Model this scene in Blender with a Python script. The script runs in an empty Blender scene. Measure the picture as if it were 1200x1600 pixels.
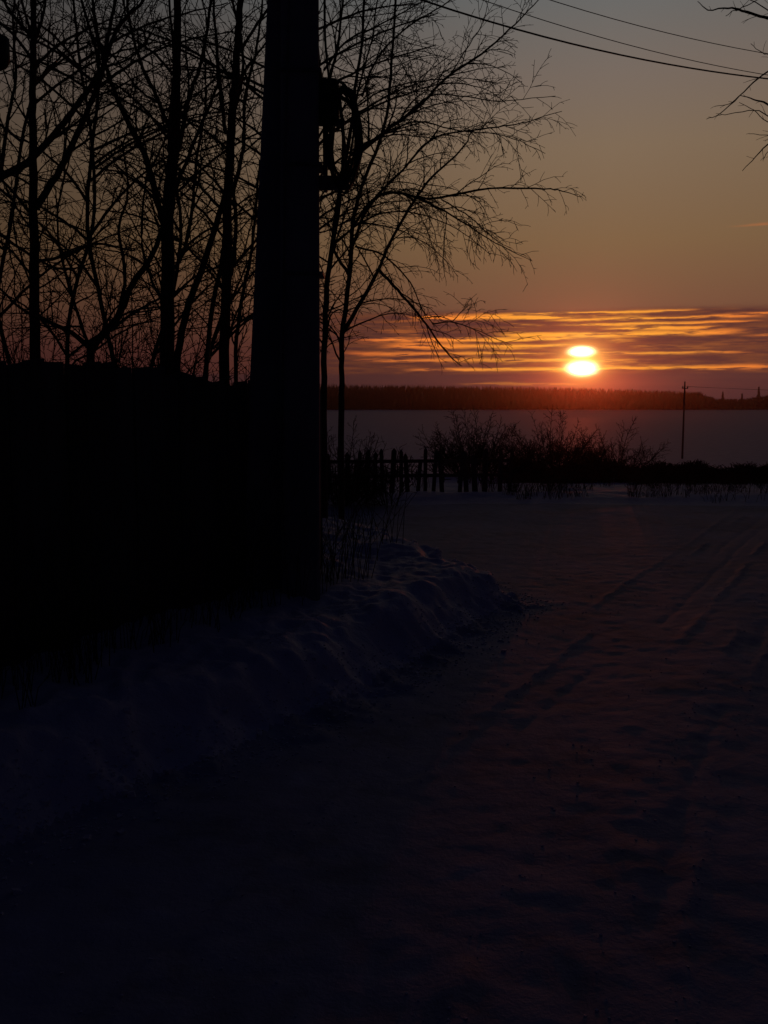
import bpy, math, random, bisect
import numpy as np
from mathutils import Vector, Matrix

# ------------------------------------------------------------------ camera, sky, sun, exposure
PITCH = math.radians(6.54)
EYE = 1.65
F = 1500.0            # focal length in pixels of the 1200 x 1600 photograph
CP, SP = math.cos(PITCH), math.sin(PITCH)
scene = bpy.context.scene
col = scene.collection
cam_d = bpy.data.cameras.new("camera")
cam = bpy.data.objects.new("camera", cam_d)
col.objects.link(cam)
cam.location = (0, 0, EYE)
cam.rotation_euler = (math.pi / 2 - PITCH, 0, 0)
cam_d.sensor_fit = 'AUTO'
cam_d.sensor_width = 36.0
cam_d.lens = F / 1600.0 * 36.0
cam_d.clip_start = 0.05
cam_d.clip_end = 6000
scene.camera = cam
scene.view_settings.view_transform = 'Standard'
scene.view_settings.look = 'None'
scene.view_settings.exposure = 0.0
scene.view_settings.gamma = 1.0
scene.view_settings.use_curve_mapping = False
scene.render.resolution_x, scene.render.resolution_y = 768, 1024


def ray(px, py):
    u = (px - 600) / F
    v = (800 - py) / F
    return Vector((u, CP + v * SP, -SP + v * CP))


def at(px, py, Y):
    """the point seen at photo pixel (px, py) standing Y metres ahead"""
    d = ray(px, py)
    k = Y / d.y
    return Vector((d.x * k, Y, EYE + d.z * k))


def ang(px, py):
    d = ray(px, py).normalized()
    return math.degrees(math.atan2(d.x, d.y)), math.degrees(math.asin(d.z))


def lin(r, g, b):
    f = lambda c: (c / 255) / 12.92 if c <= 10 else ((c / 255 + .055) / 1.055) ** 2.4
    return (f(r), f(g), f(b), 1)


SUN_AZ, SUN_EL = ang(910, 566)

w = bpy.data.worlds.new("World")
scene.world = w
w.use_nodes = True
nt = w.node_tree
nt.nodes.clear()


class NT:
    def __init__(s, t): s.t = t
    def put(s, sock, v):
        if isinstance(v, bpy.types.NodeSocket): s.t.links.new(v, sock)
        elif isinstance(v, bpy.types.Node): s.t.links.new(v.outputs[0], sock)
        elif v is not None: sock.default_value = v
    def m(s, op, a, b=None, c=None, clamp=False):
        n = s.t.nodes.new('ShaderNodeMath'); n.operation = op; n.use_clamp = clamp
        s.put(n.inputs[0], a); s.put(n.inputs[1], b); s.put(n.inputs[2], c)
        return n.outputs[0]
    def vm(s, op, a, b=None, scale=None):
        n = s.t.nodes.new('ShaderNodeVectorMath'); n.operation = op
        s.put(n.inputs[0], a); s.put(n.inputs[1], b)
        if scale is not None: s.put(n.inputs['Scale'], scale)
        return n.outputs[0]
    def mapr(s, v, a, b, c=0., d=1., smooth=True):
        n = s.t.nodes.new('ShaderNodeMapRange'); n.clamp = True
        n.interpolation_type = 'SMOOTHSTEP' if smooth else 'LINEAR'
        s.put(n.inputs[0], v)
        for i, q in enumerate((a, b, c, d)): n.inputs[1 + i].default_value = q
        return n.outputs[0]
    def ramp(s, v, stops, interp='EASE'):
        n = s.t.nodes.new('ShaderNodeValToRGB'); cr = n.color_ramp; cr.interpolation = interp
        while len(cr.elements) > 1: cr.elements.remove(cr.elements[-1])
        cr.elements[0].position = stops[0][0]; cr.elements[0].color = stops[0][1]
        for p, q in stops[1:]:
            e = cr.elements.new(p); e.color = q
        s.put(n.inputs[0], v)
        return n.outputs[0]
    def mix(s, f, a, b, mode='MIX', clamp=False):
        n = s.t.nodes.new('ShaderNodeMix'); n.data_type = 'RGBA'; n.blend_type = mode
        s.put(n.inputs[0], f); s.put(n.inputs[6], a); s.put(n.inputs[7], b)
        return n.outputs[2]
    def xyz(s, x, y, z):
        n = s.t.nodes.new('ShaderNodeCombineXYZ')
        s.put(n.inputs[0], x); s.put(n.inputs[1], y); s.put(n.inputs[2], z)
        return n.outputs[0]
    def noise(s, vec, scale, detail=4, rough=.5, dist=0.):
        n = s.t.nodes.new('ShaderNodeTexNoise')
        s.put(n.inputs['Vector'], vec); n.inputs['Scale'].default_value = scale
        n.inputs['Detail'].default_value = detail; n.inputs['Roughness'].default_value = rough
        n.inputs['Distortion'].default_value = dist
        return n.outputs[0]


W = NT(nt)
tc = nt.nodes.new('ShaderNodeTexCoord')
sep = nt.nodes.new('ShaderNodeSeparateXYZ')
nt.links.new(tc.outputs['Generated'], sep.inputs[0])
sx, sy, sz = sep.outputs
EL = W.m('MULTIPLY', W.m('ARCSINE', sz), 57.29578)
AZ = W.m('MULTIPLY', W.m('ARCTAN2', sx, sy), 57.29578)
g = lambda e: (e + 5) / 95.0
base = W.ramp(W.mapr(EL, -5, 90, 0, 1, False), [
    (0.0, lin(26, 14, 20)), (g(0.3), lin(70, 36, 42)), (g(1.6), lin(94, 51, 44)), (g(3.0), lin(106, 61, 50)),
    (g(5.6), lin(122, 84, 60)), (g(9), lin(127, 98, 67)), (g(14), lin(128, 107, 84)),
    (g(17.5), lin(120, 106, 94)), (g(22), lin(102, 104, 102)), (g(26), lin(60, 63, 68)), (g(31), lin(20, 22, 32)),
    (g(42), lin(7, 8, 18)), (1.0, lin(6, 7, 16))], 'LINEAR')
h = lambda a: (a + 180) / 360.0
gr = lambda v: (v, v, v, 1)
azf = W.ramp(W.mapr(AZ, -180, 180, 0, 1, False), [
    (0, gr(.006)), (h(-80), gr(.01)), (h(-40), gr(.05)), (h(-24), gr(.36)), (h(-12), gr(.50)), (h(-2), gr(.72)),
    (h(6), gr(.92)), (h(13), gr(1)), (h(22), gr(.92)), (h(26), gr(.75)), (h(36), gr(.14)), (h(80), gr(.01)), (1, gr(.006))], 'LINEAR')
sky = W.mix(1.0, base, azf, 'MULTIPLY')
# faint blue of the zenith and of the sky at the viewer's back
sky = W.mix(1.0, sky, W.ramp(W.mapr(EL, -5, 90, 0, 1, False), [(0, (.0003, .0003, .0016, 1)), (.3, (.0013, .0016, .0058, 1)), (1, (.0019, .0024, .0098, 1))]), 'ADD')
# cloud bank just above the horizon
cv = W.xyz(W.m('MULTIPLY', AZ, .16), W.m('MULTIPLY', EL, 2.3), 0.0)
n1 = W.noise(cv, 1.0, 6, .6)
n2 = W.noise(W.xyz(W.m('MULTIPLY', AZ, .45), W.m('MULTIPLY', EL, 5.5), 3.7), 1.0, 5, .62)
n3 = W.noise(W.xyz(W.m('MULTIPLY', AZ, .25), W.m('MULTIPLY', EL, .8), 8.0), 1.0, 5, .6)
elw = W.m('ADD', EL, W.m('MULTIPLY', W.m('SUBTRACT', n3, .5), .55))
top = ang(900, 484)[1]; bot = ang(900, 583)[1]
bank = W.m('MULTIPLY', W.mapr(elw, top + .15, top - .3, 0, 1), W.mapr(AZ, -14, 2, 0, 1))
bankc = W.mix(W.mapr(n2, .35, .7), lin(86, 49, 46), lin(120, 68, 46))
bankc = W.mix(1.0, bankc, azf, 'MULTIPLY')
sky = W.mix(W.m('MULTIPLY', bank, W.mapr(elw, bot - 1.2, bot + .2, .3, .95)), sky, bankc)
lowc = W.m('MULTIPLY', W.mapr(EL, bot + .05, bot - .12, 0, 1), .8)
sky = W.mix(lowc, sky, W.mix(1.0, W.ramp(W.m('MULTIPLY', EL, .5), [(0, lin(62, 42, 46)), (1, lin(82, 50, 50))]), azf, 'MULTIPLY'))
# lit streaks (pixel y, thickness px, x range, strength)
streaks = [(488, 1.6, 800, 1085, .75), (496, 3.6, 640, 900, .95), (497, 2.4, 860, 1190, .8), (505, 2.0, 880, 1180, .75), (512, 3.2, 950, 1120, 1.), (522, 4.0, 780, 1160, .85),
           (531, 3.4, 560, 900, .9), (541, 4.5, 600, 890, .8), (551, 1.8, 900, 1170, .6), (553, 2.8, 540, 860, .65), (563, 3.0, 560, 900, .6),
           (576, 2.6, 640, 1215, .75), (489, 1.6, 1155, 1260, .8), (522, 2., 1170, 1300, .55), (600, 1.8, 720, 900, .28), (350, 2.0, 1150, 1260, .18)]
acc = None
wob = W.m('ADD', W.m('MULTIPLY', W.m('SUBTRACT', n3, .5), .3), W.m('MULTIPLY', W.m('SUBTRACT', n2, .5), .16))
for i, (py, th, x0, x1, st) in enumerate(streaks):
    c = ang((x0 + x1) / 2, py)[1]; a0 = ang(x0, py)[0]; a1 = ang(x1, py)[0]
    t = W.m('MULTIPLY', W.mapr(n1, .35, .65, .45, 1.35), th / F * 57.3)
    q = W.m('DIVIDE', W.m('SUBTRACT', W.m('ADD', EL, wob), c + .01), t)
    e = W.m('EXPONENT', W.m('MULTIPLY', W.m('MULTIPLY', q, q), -1.0))
    win = W.m('MULTIPLY', W.mapr(AZ, a0 - .8, a0 + 1.4), W.mapr(AZ, a1 - 1.4, a1 + .8, 1, 0))
    v = W.m('MULTIPLY', W.m('MULTIPLY', e, win), st)
    acc = v if acc is None else W.m('MAXIMUM', acc, v)
nmask = W.m('MULTIPLY', W.mapr(n1, .50, .62), W.m('MULTIPLY', W.mapr(elw, bot, bot + .25), W.mapr(elw, top, top - .25)))
acc = W.m('MAXIMUM', acc, W.m('MULTIPLY', W.m('MULTIPLY', nmask, W.mapr(n2, .42, .6)), W.m('MULTIPLY', W.mapr(AZ, -4, 7, 0, .45), W.mapr(AZ, 12, 18, 1, .25))))
acc = W.m('MULTIPLY', acc, W.mapr(n2, .36, .5, .15, 1.2), clamp=True)
dA = W.m('SUBTRACT', AZ, SUN_AZ); dE = W.m('SUBTRACT', EL, SUN_EL)
r2 = W.m('ADD', W.m('MULTIPLY', dA, dA), W.m('MULTIPLY', W.m('MULTIPLY', dE, dE), 1.4))
R = W.m('SQRT', r2)
sc_ = W.ramp(W.m('DIVIDE', R, 16.0), [(0, lin(255, 198, 76)), (.2, lin(255, 166, 56)), (.6, lin(248, 134, 54)), (1, lin(205, 94, 48))])
sky = W.mix(acc, sky, sc_)
# glow of the bright air round the sun
def glow(rad, pw, colr):
    e = W.m('EXPONENT', W.m('MULTIPLY', W.m('POWER', W.m('DIVIDE', R, rad), pw), -1.0))
    return W.mix(e, (0, 0, 0, 1), colr)
sky = W.mix(1.0, sky, glow(3.0, 1.2, (.14, .034, .012, 1)), 'ADD')
sky = W.mix(1.0, sky, glow(1.15, 1.4, (.75, .26, .03, 1)), 'ADD')
sky = W.mix(1.0, sky, glow(.95, 1.9, (1.25, .72, .12, 1)), 'ADD')
def disc(px, py, ax, ay):
    a0, e0 = ang(px, py)
    qa = W.m('DIVIDE', W.m('SUBTRACT', AZ, a0), ax / F * 57.3); qe = W.m('DIVIDE', W.m('SUBTRACT', EL, e0), ay / F * 57.3)
    r = W.m('SQRT', W.m('ADD', W.m('MULTIPLY', qa, qa), W.m('MULTIPLY', qe, qe)))
    r = W.m('ADD', r, W.m('MULTIPLY', W.m('SUBTRACT', n2, .5), .35))
    return W.m('EXPONENT', W.m('MULTIPLY', W.m('POWER', W.m('MAXIMUM', r, 0.0), 3.0), -1.0))
dd = W.m('ADD', W.m('MULTIPLY', disc(908.5, 549.5, 16, 6.8), .8), disc(909.5, 575.5, 19, 9.4))
sky = W.mix(1.0, sky, W.mix(dd, (0, 0, 0, 1), (7, 5.4, 2.8, 1)), 'ADD')
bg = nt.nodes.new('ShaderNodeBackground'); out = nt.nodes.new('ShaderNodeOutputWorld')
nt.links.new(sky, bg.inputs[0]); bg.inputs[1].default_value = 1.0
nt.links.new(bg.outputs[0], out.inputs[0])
w.cycles.sampling_method = 'MANUAL'; w.cycles.sample_map_resolution = 2048

sun_d = bpy.data.lights.new("sun", 'SUN')
sun_d.energy = 0.064
sun_d.angle = math.radians(0.7)
sun_d.color = (1.0, .11, .03)
sun = bpy.data.objects.new("sun", sun_d); col.objects.link(sun)
sd = ray(910, 566).normalized()
sun.rotation_euler = (-sd).to_track_quat('-Z', 'Y').to_euler()
sun.location = (6, 30, 12)

# ------------------------------------------------------------------ helpers
def mat(name, c1, c2, scale=4., rough=.8, bump=.3, bscale=20., stretch=(1, 1, 1), metal=0., spec=.3, bdist=.02, detail=6):
    m = bpy.data.materials.new(name); m.use_nodes = True
    T = NT(m.node_tree); b = m.node_tree.nodes['Principled BSDF']
    tc = m.node_tree.nodes.new('ShaderNodeTexCoord')
    v = T.vm('MULTIPLY', tc.outputs['Object'], stretch)
    n = T.noise(v, scale, detail, .6)
    cc = T.ramp(n, [(.3, (*c1, 1)), (.7, (*c2, 1))])
    m.node_tree.links.new(cc, b.inputs['Base Color'])
    b.inputs['Roughness'].default_value = rough; b.inputs['Metallic'].default_value = metal
    b.inputs['Specular IOR Level'].default_value = spec
    if bump:
        bn = m.node_tree.nodes.new('ShaderNodeBump'); bn.inputs['Strength'].default_value = bump
        bn.inputs['Distance'].default_value = bdist
        T.put(bn.inputs['Height'], T.noise(v, bscale, 5, .65))
        m.node_tree.links.new(bn.outputs[0], b.inputs['Normal'])
    return m


M = dict(
    bark=mat('bark', (.035, .024, .018), (.085, .06, .045), 8, .9, .6, 30, (1, 1, .25)),
    twig=mat('twig', (.03, .018, .013), (.06, .038, .026), 12, .85, 0),
    concrete=mat('concrete', (.16, .16, .165), (.26, .26, .26), 3, .9, .35, 40, (1, 1, .5)),
    wood=mat('wood', (.06, .05, .042), (.13, .11, .095), 5, .9, .5, 26, (1, 1, .12)),
    board=mat('board', (.05, .045, .042), (.13, .12, .11), 4, .92, .5, 26, (1, 1, .1)),
    rubber=mat('rubber', (.012, .012, .012), (.022, .022, .022), 20, .6, 0),
    steel=mat('steel', (.1, .1, .1), (.2, .19, .18), 14, .55, .1, 60, metal=.6),
    weed=mat('weed', (.06, .042, .025), (.12, .085, .05), 10, .9, 0),
    needle=mat('needle', (.02, .03, .02), (.045, .05, .035), 1.5, .95, 0),
    glass=mat('glass', (.12, .12, .12), (.16, .16, .16), 5, .2, 0),
)


def snow_mat(name, packed):
    m = bpy.data.materials.new(name); m.use_nodes = True
    T = NT(m.node_tree); b = m.node_tree.nodes['Principled BSDF']; L = m.node_tree.links
    P = m.node_tree.nodes.new('ShaderNodeTexCoord').outputs['Object']
    big = T.noise(P, .9, 5, .6); mid = T.noise(P, 6, 6, .65); fine = T.noise(P, 45, 4, .7)
    if packed:
        c = T.ramp(T.m('ADD', T.m('MULTIPLY', big, .6), T.m('MULTIPLY', mid, .4)), [(.38, (.29, .31, .37, 1)), (.52, (.41, .44, .53, 1)), (.68, (.55, .60, .72, 1))])
        b.inputs['Roughness'].default_value = .7
    else:
        c = T.ramp(big, [(.3, (.64, .66, .74, 1)), (.7, (.78, .80, .86, 1))])
        b.inputs['Roughness'].default_value = .6
    L.new(c, b.inputs['Base Color']); b.inputs['Specular IOR Level'].default_value = .15 if packed else .1
    geo = T.m('ADD', T.m('MULTIPLY', mid, 1.0), T.m('MULTIPLY', fine, .35))
    bn = m.node_tree.nodes.new('ShaderNodeBump'); bn.inputs['Strength'].default_value = .4 if packed else .7
    bn.inputs['Distance'].default_value = .025 if packed else .035
    T.put(bn.inputs['Height'], geo); L.new(bn.outputs[0], b.inputs['Normal'])
    return m


M['snow'] = snow_mat('snow', False)
M['packed'] = snow_mat('packed_snow', True)


def tag(o, label=None, cat=None, group=None, kind=None):
    if label: o['label'] = label
    if cat: o['category'] = cat
    if group: o['group'] = group
    if kind: o['kind'] = kind
    return o


def empty(name, loc, label, cat, group=None):
    o = bpy.data.objects.new(name, None); o.location = loc; o.empty_display_size = .2
    col.objects.link(o)
    return tag(o, label, cat, group)


class MB:
    """collects tubes and boxes (world coordinates) and links them as one mesh"""
    def __init__(s): s.v = []; s.f = []; s.n = 0; s.q = {}
    def tube(s, pts, rad, k=5, cap=True):
        P = [tuple(p) for p in pts]; n = len(P)
        rad = [float(rad)] * n if np.isscalar(rad) else [float(x) for x in rad]
        s.q.setdefault((n, k, bool(cap and k >= 4)), []).append((P, rad))
    def flush(s):
        for (n, k, cap), L in s.q.items():
            P = np.array([l[0] for l in L]); Rr = np.array([l[1] for l in L]); m = len(L)
            T = np.gradient(P, axis=1); T /= np.linalg.norm(T, axis=2)[..., None] + 1e-9
            ref = np.where((np.abs(T[:, :1, 2:]) < .8), np.array([0, 0, 1.]), np.array([1., 0, 0]))
            A = np.cross(T, np.broadcast_to(ref, T.shape)); A /= np.linalg.norm(A, axis=2)[..., None] + 1e-9
            B = np.cross(T, A); th = np.arange(k) * 2 * math.pi / k
            V = P[:, :, None] + Rr[:, :, None, None] * (np.cos(th)[:, None] * A[:, :, None] + np.sin(th)[:, None] * B[:, :, None])
            s.v.append(V.reshape(-1, 3)); b = s.n + (np.arange(m) * n * k)[:, None, None]
            i = np.arange(n - 1)[:, None] * k; j = np.arange(k)[None]; j2 = (j + 1) % k
            s.f.append(np.stack([b + i + j, b + i + j2, b + i + k + j2, b + i + k + j], -1).reshape(-1, 4))
            if cap:
                bb = s.n + np.arange(m) * n * k
                for e in (0, n - 1):
                    c = bb + e * k
                    for q in range(1, k - 1):
                        s.f.append(np.stack([c, c + q, c + q + 1, c + q + 1], -1))
            s.n += m * n * k
        s.q = {}
    def hexa(s, c8):
        s.v.append(np.asarray([tuple(p) for p in c8], float)); b = s.n
        s.f.append(b + np.array([[0, 3, 2, 1], [4, 5, 6, 7], [0, 1, 5, 4], [1, 2, 6, 5], [2, 3, 7, 6], [3, 0, 4, 7]])); s.n += 8
    def box(s, c, size, rot=None):
        hx, hy, hz = [q / 2 for q in size]
        c = Vector(c); R = rot or Matrix.Identity(3)
        s.hexa([c + R @ Vector(p) for p in ((-hx, -hy, -hz), (hx, -hy, -hz), (hx, hy, -hz), (-hx, hy, -hz), (-hx, -hy, hz), (hx, -hy, hz), (hx, hy, hz), (-hx, hy, hz))])
    def build(s, name, m, parent=None, smooth=True, bevel=0):
        me = bpy.data.meshes.new(name)
        s.flush(); V = np.concatenate(s.v); Fc = np.concatenate(s.f).astype(np.int64)
        off = Vector((0, 0, 0))
        if parent is not None:
            p = parent
            while p is not None: off += p.location; p = p.parent
        V = V - np.array(off)
        tri = Fc[:, 2] == Fc[:, 3]; Q = Fc[~tri]; T3 = Fc[tri][:, :3]
        idx = np.concatenate([Q.ravel(), T3.ravel()]).astype(np.int32)
        st = np.concatenate([np.arange(len(Q)) * 4, len(Q) * 4 + np.arange(len(T3)) * 3]).astype(np.int32)
        me.vertices.add(len(V)); me.vertices.foreach_set('co', V.ravel())
        me.loops.add(len(idx)); me.loops.foreach_set('vertex_index', idx)
        me.polygons.add(len(st)); me.polygons.foreach_set('loop_start', st)
        me.update(calc_edges=True)
        me.materials.append(m)
        me.polygons.foreach_set('use_smooth', [bool(smooth)] * len(me.polygons))
        o = bpy.data.objects.new(name, me); col.objects.link(o)
        if parent is not None: o.parent = parent
        if bevel:
            bv = o.modifiers.new('bevel', 'BEVEL'); bv.width = bevel; bv.segments = 2; bv.limit_method = 'ANGLE'
        return o


def vnoise(x, y, seed=0):
    xi = np.floor(x).astype(np.int64); yi = np.floor(y).astype(np.int64); fx = x - xi; fy = y - yi
    def hsh(a, b):
        n = (a * 374761393 + b * 668265263 + seed * 974711) & 0xffffffff
        n = ((n ^ (n >> 13)) * 1274126177) & 0xffffffff
        return ((n ^ (n >> 16)) & 0xffff) / 65535.
    u = fx * fx * (3 - 2 * fx); v = fy * fy * (3 - 2 * fy)
    return (hsh(xi, yi) * (1 - u) + hsh(xi + 1, yi) * u) * (1 - v) + (hsh(xi, yi + 1) * (1 - u) + hsh(xi + 1, yi + 1) * u) * v


def fbm(x, y, o=4, seed=0):
    r = 0; a = 1; t = 0
    for i in range(o):
        r = r + a * vnoise(x * 2 ** i, y * 2 ** i, seed + i * 17); t += a; a *= .5
    return r / t - .5


def sstep(a, b, x):
    t = np.clip((x - a) / (b - a), 0, 1); return t * t * (3 - 2 * t)


# ------------------------------------------------------------------ ground
XE_Y = [-20, 1, 2, 3.5, 4.2, 4.74, 6.1, 7.0, 7.8, 8.3, 9.2, 10.2, 11.5, 13.5, 15.2, 16.2, 40]
XE_X = [-3.2, -2.7, -2.2, -1.4, -.84, -.42, .30, .74, 1.08, .86, .5, .07, -.6, -1.8, -4.5, -40, -40]
XR_Y = [-20, 1, 2.68, 4.4, 5.5, 9.1, 12.5, 40]
XR_X = [-.6, -.1, .25, 1.0, 1.55, 3.4, 5.2, 20]


def fields(x, y):
    jit = .10 * fbm(x * 1.7, y * 1.7, 3, 3) + .07 * fbm(x * 6, y * 6, 3, 9)
    xe = np.interp(y, XE_Y, XE_X) + 2.2 * jit
    xr = np.interp(y, XR_Y, XR_X)
    return xe - x, x - xr + jit


def H(x, y):
    x = np.asarray(x, float); y = np.asarray(y, float)
    e, s = fields(x, y)
    near = 1 - sstep(14.5, 17, y)
    lump = fbm(x * 2.1, y * 2.1, 4, 21); lump2 = fbm(x * 6.5, y * 6.5, 3, 40)
    bk = sstep(-.12, .55, e)
    z = near * bk * (.27 + .10 * sstep(.3, 2.2, e) + .08 * lump + .035 * (.5 - 2.6 * np.abs(lump2)) + .026 * (.5 - 3 * np.abs(fbm(x * 5, y * 5, 3, 15))) + .018 * fbm(x * 12, y * 12, 2, 61))
    z = z + near * .06 * np.exp(-((e - .33) / .22) ** 2) * (.7 + 1.5 * lump)
    z = z + .10 * sstep(7.4, 8.2, y) * near * np.exp(-((e - .17) / .075) ** 2) * (1 + lump2)
    z = z + .09 * sstep(7.4, 9.4, y) * near * bk
    # clods thrown along the foot of the bank
    z = z + near * .05 * np.exp(-((e + .02) / .18) ** 2) * np.clip(lump2 * 3.2, 0, 1)
    road = (1 - bk) * (1 - sstep(17, 18, y))
    # wheel tracks, ridge between them and rough snow on the verge
    z = z + road * (.015 * np.exp(-((s - .32) / .34) ** 2) * (1 + .6 * lump2 + .4 * lump) + .016 * np.exp(-((s + .02 * lump2) / .035) ** 2) * sstep(.4, .6, vnoise(y * 1.3, y * 0, 71)) - .012 * np.exp(-((s + .55) / .4) ** 2) - .015 * np.exp(-((s - 1.25) / .45) ** 2)
                    + .004 * lump2 + .008 * lump + .007 * fbm(x * 11, y * 11, 2, 66))
    z = z + road * sstep(1.9, 2.8, s) * (.08 + .06 * lump + .02 * lump2)
    for c in (-.45, -.25, .28, .52, 1.1):
        z = z - road * .008 * np.exp(-((s - c - .05 * fbm(y * .8, y * 0 + c * 9, 2, 5)) / .035) ** 2) * sstep(.45, .6, vnoise(y * .9, y * 0 + c * 31, 8))
    for c, q in ((-.95, 1), (-.72, 2), (.36, 3), (.62, 4)):
        z = z + road * .010 * np.exp(-((s - c - .06 * fbm(y * .9, y * 0 + c * 5, 2, 15)) / .028) ** 2) * sstep(.45, .62, vnoise(y * 1.1 + q * 7, y * 0, 18 + q))
    # berm on the far side of the crossing
    z = z + (.05 + .14 * fbm(x * .9, y * 1.2, 4, 60)) * sstep(15.4, 16.4, y) * (1 - sstep(18.5, 20.5, y))
    z = z + .10 * fbm(x * .35, y * .35, 3, 77) * sstep(10, 16, y) * (1 - sstep(22, 30, y))
    # the land falls away to a flat snowfield
    z = z - .30 * sstep(18, 24, y) - 3.9 * sstep(24, 58, y) + 1.0 * fbm(x * .02, y * .02, 3, 90) * sstep(60, 150, y) * .5
    return z




def axis(segs):
    a = []
    for lo, hi, n, p in segs:
        t = np.linspace(0, 1, n, endpoint=False)
        a.append(lo + (hi - lo) * (t ** p))
    return np.concatenate(a + [np.array([segs[-1][1]])])


xs = axis([(-1100, -60, 26, .55), (-60, -7, 50, .6), (-7, -3.2, 70, .8), (-3.2, 4.4, 330, 1), (4.4, 9, 110, 1.2), (9, 60, 60, 1.7), (60, 1100, 26, 1.8)])
ys = axis([(-120, -3, 24, .6), (-3, 1.6, 40, 1), (1.6, 11.5, 420, 1.15), (11.5, 21, 170, 1), (21, 60, 90, 1.3), (60, 1000, 60, 1.7)])
X, Y = np.meshgrid(xs, ys, indexing='ij')
Z = H(X, Y)
nx, ny = X.shape
xl, yl, Zl = xs.tolist(), ys.tolist(), Z.tolist()


def hz(x, y):
    """height of the ground mesh under (x, y)"""
    i = min(max(bisect.bisect_right(xl, x) - 1, 0), nx - 2); j = min(max(bisect.bisect_right(yl, y) - 1, 0), ny - 2)
    u = (x - xl[i]) / (xl[i + 1] - xl[i]); v = (y - yl[j]) / (yl[j + 1] - yl[j])
    return (Zl[i][j] * (1 - u) + Zl[i + 1][j] * u) * (1 - v) + (Zl[i][j + 1] * (1 - u) + Zl[i + 1][j + 1] * u) * v


VV = np.stack([X, Y, Z], -1).reshape(-1, 3)
ii, jj = np.meshgrid(np.arange(nx - 1), np.arange(ny - 1), indexing='ij')
quads = np.stack([ii * ny + jj, (ii + 1) * ny + jj, (ii + 1) * ny + jj + 1, ii * ny + jj + 1], -1)
cx = (X[:-1, :-1] + X[1:, 1:]) / 2; cy = (Y[:-1, :-1] + Y[1:, 1:]) / 2
e_, s_ = fields(cx, cy)
isroad = (e_ < .0) & (cy < 15.4) & (cy > -60) & ((s_ < 2.5) | ((cy > 10.5) & (s_ < 20)))


def grid_obj(name, msk, m):
    q = quads[msk]; u, inv = np.unique(q, return_inverse=True); inv = inv.reshape(q.shape)
    me = bpy.data.meshes.new(name)
    me.vertices.add(len(u)); me.vertices.foreach_set('co', VV[u].ravel())
    me.loops.add(inv.size); me.loops.foreach_set('vertex_index', inv.ravel().astype(np.int32))
    me.polygons.add(len(inv)); me.polygons.foreach_set('loop_start', np.arange(0, inv.size, 4, dtype=np.int32))
    me.polygons.foreach_set('use_smooth', np.ones(len(inv), bool))
    me.update(calc_edges=True); me.validate(); me.materials.append(m)
    o = bpy.data.objects.new(name, me); col.objects.link(o); o['kind'] = 'structure'
    return o


grid_obj('ground', ~isroad, M['snow'])
grid_obj('road', isroad, M['packed'])

# ------------------------------------------------------------------ branching
def smooth_path(P, n=5, jit=0., rng=None):
    P = [Vector(p) for p in P]
    Q = [P[0] * 2 - P[1]] + P + [P[-1] * 2 - P[-2]]
    o = []
    for i in range(1, len(Q) - 2):
        a, b, c, d = Q[i - 1:i + 3]
        for k in range(n):
            t = k / n
            o.append(.5 * ((2 * b) + (c - a) * t + (2 * a - 5 * b + 4 * c - d) * t * t + (3 * b - a - 3 * c + d) * t ** 3))
    o.append(P[-1])
    if jit and rng:
        for p in o[1:-1]: p += Vector((rng.uniform(-jit, jit), rng.uniform(-jit, jit), rng.uniform(-jit, jit)))
    return o


GF = (.85, 1.1, 1.)


def sprout(mb, pts, r0, r1, level, rng, length, gap, droop=0., start=.12, depth=3, minr=.0024, up=.35):
    """side branches along a path; each one sprouts in turn"""
    segs = [(pts[i + 1] - pts[i]).length for i in range(len(pts) - 1)]
    L = sum(segs)
    if L < .05: return
    pos = L * start + rng.random() * gap
    side = rng.random() * 6.28
    while pos < L * .985:
        acc_ = 0
        for i, sgl in enumerate(segs):
            if acc_ + sgl >= pos or i == len(segs) - 1: break
            acc_ += sgl
        t = min(1, (pos - acc_) / max(sgl, 1e-6)); p = pts[i].lerp(pts[i + 1], t); tan = (pts[i + 1] - pts[i]).normalized()
        u = pos / L
        rr = r0 + (r1 - r0) * u
        side += 2.4 + rng.uniform(-.7, .7)
        ax = tan.orthogonal().normalized(); ax.rotate(Matrix.Rotation(side, 3, tan))
        d = tan.copy(); d.rotate(Matrix.Rotation(math.radians(rng.uniform(28, 62)), 3, ax))
        d = (d + Vector((0, 0, up * rng.uniform(-.25, 1)))).normalized()
        ln = length * (1 - .74 * u) * rng.uniform(.35, 1.15)
        n = max(3, min(9, int(ln / .10)))
        q = [p.copy()]; st = ln / n
        for k in range(n):
            d = d + Vector((rng.gauss(0, .13), rng.gauss(0, .13), rng.gauss(0, .11) - droop * (k + 1) / n * .32))
            d.normalize(); q.append(q[-1] + d * st)
        br = max(minr, min(rr * .62, .0022 + ln * .0085)); er = minr * .7
        mb.tube(q, np.linspace(br, er, len(q)), 5 if br > .012 else (4 if br > .006 else 3), cap=False)
        if level < depth and ln > .16:
            sprout(mb, q, br, er, level + 1, rng, ln * .62, gap * GF[min(level, 2)], droop, .15, depth, minr, up * .6)
        pos += gap * rng.uniform(.55, 1.45)


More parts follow.
